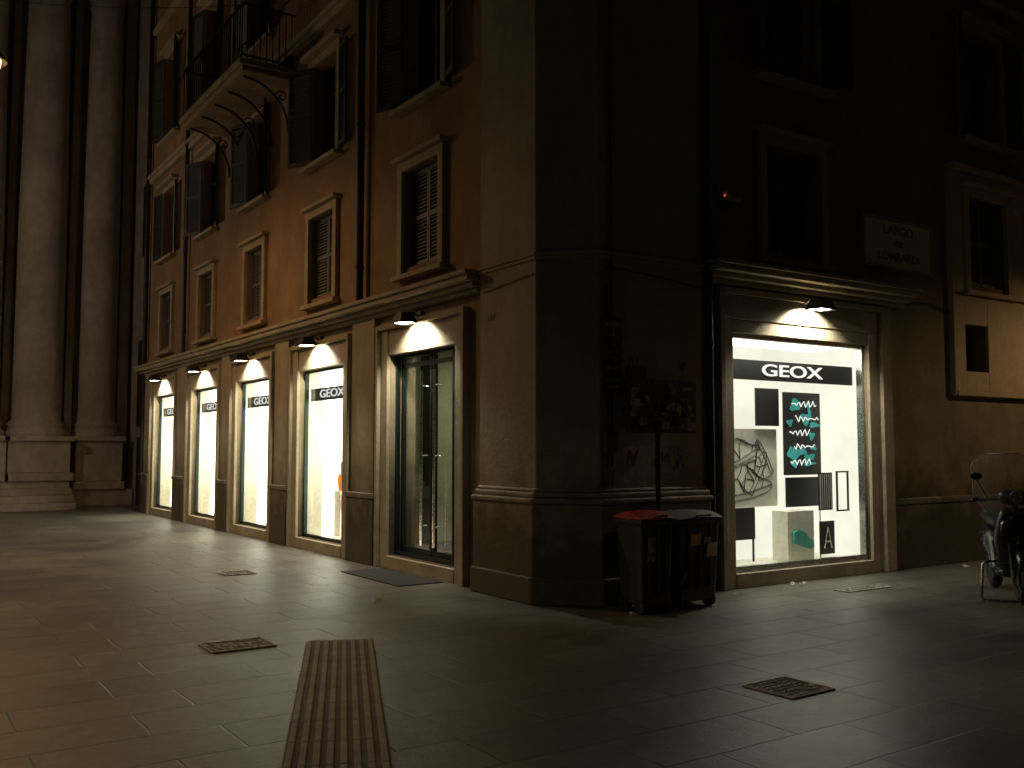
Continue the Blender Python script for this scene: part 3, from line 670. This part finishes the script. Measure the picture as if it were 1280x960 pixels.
shell(f,[ell(-.28,1.0,.06,.1),ell(-.25,1.05,.1,.17),ell(-.25,1.12,.09,.15),ell(-.28,1.16,.05,.08)])
shell(f,[ell(-.2,.3,.05,.14,horizontal=False),ell(-.45,.26,.05,.17,horizontal=False),ell(-.7,.28,.07,.17,horizontal=False),ell(-.8,.42,.18,.16,horizontal=False),ell(-1.0,.55,.18,.19,horizontal=False),ell(-1.35,.62,.15,.17,horizontal=False),ell(-1.6,.68,.06,.09,horizontal=False)])
pts=[(x,0,z) for x,z in [(.27*math.cos(t),.265+.27*math.sin(t)) for t in [R(20+14*i) for i in range(10)]]]
n=len(f.v)
for (x,y,z) in pts: f.v+=[(x,-.075,z-.03),(x,-.05,z+.005),(x,.05,z+.005),(x,.075,z-.03)]
for i in range(len(pts)-1):
    for j in range(3): f.f.append((n+4*i+j,n+4*i+j+1,n+4*i+5+j,n+4*i+4+j))
f.obj('bodywork','paint',sc,smooth=True)
f=MB(); shell(f,[ell(-.7,.74,.04,.12,horizontal=False),ell(-.85,.78,.06,.15,horizontal=False),ell(-1.15,.81,.06,.16,horizontal=False),ell(-1.45,.86,.05,.12,horizontal=False)]); f.obj('seat','seat',sc,smooth=True)
f=MB(); f.tube([(-.29,s_,1.05) for s_ in (.27,.4)],.02,8); f.tube([(-.29,s_,1.05) for s_ in (-.27,-.4)],.02,8)
for s in (-1,1):
    shell(f,[[( -.22+.02*q,s*.37+.06*math.cos(2*math.pi*j/12),1.3+.04*math.sin(2*math.pi*j/12)) for j in range(12)] for q in (0,1)])
f.obj('grips_and_mirrors','rubber',sc)
f=MB(); f.tube([(-.16,0,1.09),(-.13,0,1.085)],.065,16); 
for s in (-1,1): f.tube([(-.11,s*.14,.8),(-.085,s*.13,.8)],.035,12)
f.obj('headlights','chrome',sc)
f=MB(); nx,nz=20,14
for j in range(nz+1):
    v=j/nz; z=.92+.62*v
    hw=.38*(1-max(0,(v-.72)/.28)**2.6*.45)*(.72+.28*min(1,v/.25))
    for i in range(nx+1):
        q=-1+2*i/nx; y=q*hw; x=-.08-.22*v-.16*q*q
        f.v.append((x,y,z))
for j in range(nz):
    for i in range(nx): f.f.append((j*(nx+1)+i,j*(nx+1)+i+1,(j+1)*(nx+1)+i+1,(j+1)*(nx+1)+i))
o=f.obj('windscreen','screen',sc,smooth=True)
f=MB()
edge=[o.data.vertices[j*(nx+1)].co[:] for j in range(nz+1)]+[o.data.vertices[nz*(nx+1)+i].co[:] for i in range(1,nx+1)]+[o.data.vertices[j*(nx+1)+nx].co[:] for j in range(nz-1,-1,-1)]
f.tube(edge,.005,6); f.obj('windscreen_edge','screenedge',sc,smooth=True)

# ---------------------------------------------------------------- tactile strip, covers, litter
tp=empty('tactile_paving',(-2.45,-.16,0),math.atan2(-.912,-.409))
f=MB(); L=0
while L<8.2: f.box(L+.002,L+.398,-.275,.275,.0,.006); L+=.4
f.obj('slabs','tactile_base',tp)
f=MB(); L=0
while L<8.2:
    for i in range(8):
        y=-.245+i*.07
        f.obox((L+.004,y-.018,.0055),(.392,0,0),(0,.036,0),(0,0,.007))
    L+=.4
f.obj('ridges','tactile',tp,bevel=.004)
def cover(loc,rz,w_,h_,nx=8,ny=4):
    e=empty('manhole_cover',loc,rz); f=MB()
    f.box(-w_/2,w_/2,-h_/2,h_/2,0,.004); f.obj('plate','plate',e)
    f=MB(); t=.014
    f.box(-w_/2,w_/2,-h_/2,-h_/2+t,.004,.012); f.box(-w_/2,w_/2,h_/2-t,h_/2,.004,.012); f.box(-w_/2,-w_/2+t,-h_/2+t,h_/2-t,.004,.0115); f.box(w_/2-t,w_/2,-h_/2+t,h_/2-t,.004,.0115)
    for i in range(nx):
        for j in range(ny):
            if random.random()<.2: continue
            cx=-w_/2+t+(i+.5)*(w_-2*t)/nx+random.uniform(-.006,.006); cy=-h_/2+t+(j+.5)*(h_-2*t)/ny; a=R(40 if (i+j)%2 else -40)+random.uniform(-.3,.3); l=random.uniform(.45,.85)*min(w_/nx,h_/ny)
            ex=Vector((math.cos(a),math.sin(a),0))*l; ey=Vector((-math.sin(a),math.cos(a),0))*random.uniform(.018,.036)
            f.obox(Vector((cx,cy,.004))-ex/2-ey/2,ex,ey,(0,0,.006))
    f.obj('tread_pattern','cover',e,bevel=.002)
random.seed(9)
cover((-.62,-3.30,0),R(2),.44,.42,8,7); cover((-3.22,.12,0),R(0),.52,.4,8,6); cover((-1.78,4.56,0),R(0),.4,.35,6,5); cover((3.7,-.75,0),0,.8,.2,12,3)
f=MB(); f.box(-.62,-.02,2.35,3.95,.0,.012); f.obj('doormat','rubber')
f=MB(); random.seed(4)
for (x,y) in ((2.1,-.28),(2.14,-.33),(3.25,-.12),(3.4,-.16),(3.3,-.2),(.35,-.62),(-1.3,1.5),(6.5,-.3)):
    n=len(f.v); s=random.uniform(.025,.06)
    f.v+=[(x-s,y-s*.6,.005),(x+s,y-s*.7,.02),(x+s*.8,y+s*.6,.006),(x-s*.7,y+s*.5,.035),(x,y,.045)]
    f.f+=[(n,n+1,n+4),(n+1,n+2,n+4),(n+2,n+3,n+4),(n+3,n,n+4)]
f.obj('paper_litter','paper')

# ---------------------------------------------------------------- lights inside shop (lit in the photograph)
def area(loc,rot,sx,sy,e,col,parent):
    l=bpy.data.lights.new('ceiling_light','AREA'); l.shape='RECTANGLE'; l.size=sx; l.size_y=sy; l.energy=e; l.color=col
    o=bpy.data.objects.new('ceiling_light',l); S.collection.objects.link(o); o.location=loc; o.rotation_euler=rot; o.parent=parent
area((2,3.4,3.1),(0,0,0),2,2,42,(1,.95,.68),dr)
area((3.75,.55,2.88),(0,0,0),2.2,.4,30,(1,.95,.8),sr)
sun=bpy.data.lights.new('moonlight','SUN'); sun.energy=.008; sun.angle=R(.5); sun.color=(1,.93,.85)
so=bpy.data.objects.new('moonlight',sun); S.collection.objects.link(so); so.rotation_euler=(R(50),0,R(-60))
wd=bpy.data.worlds.new('World'); S.world=wd; wd.use_nodes=True; nt=wd.node_tree
bg=nt.nodes['Background']; sk=nt.nodes.new('ShaderNodeTexSky'); sk.sky_type='NISHITA'; sk.sun_disc=False; sk.sun_elevation=R(4); sk.sun_rotation=R(120)
nt.links.new(sk.outputs[0],bg.inputs[0]); bg.inputs[1].default_value=.002
cam=bpy.data.cameras.new('camera'); co_=bpy.data.objects.new('camera',cam); S.collection.objects.link(co_)
cam.sensor_width=36; cam.lens=33.75; cam.clip_end=600; co_.location=(-5.797,-7.678,1.6); co_.rotation_euler=(R(93.81),0,R(-34)); S.camera=co_
S.view_settings.view_transform='Standard'; S.view_settings.look='None'; S.view_settings.exposure=0
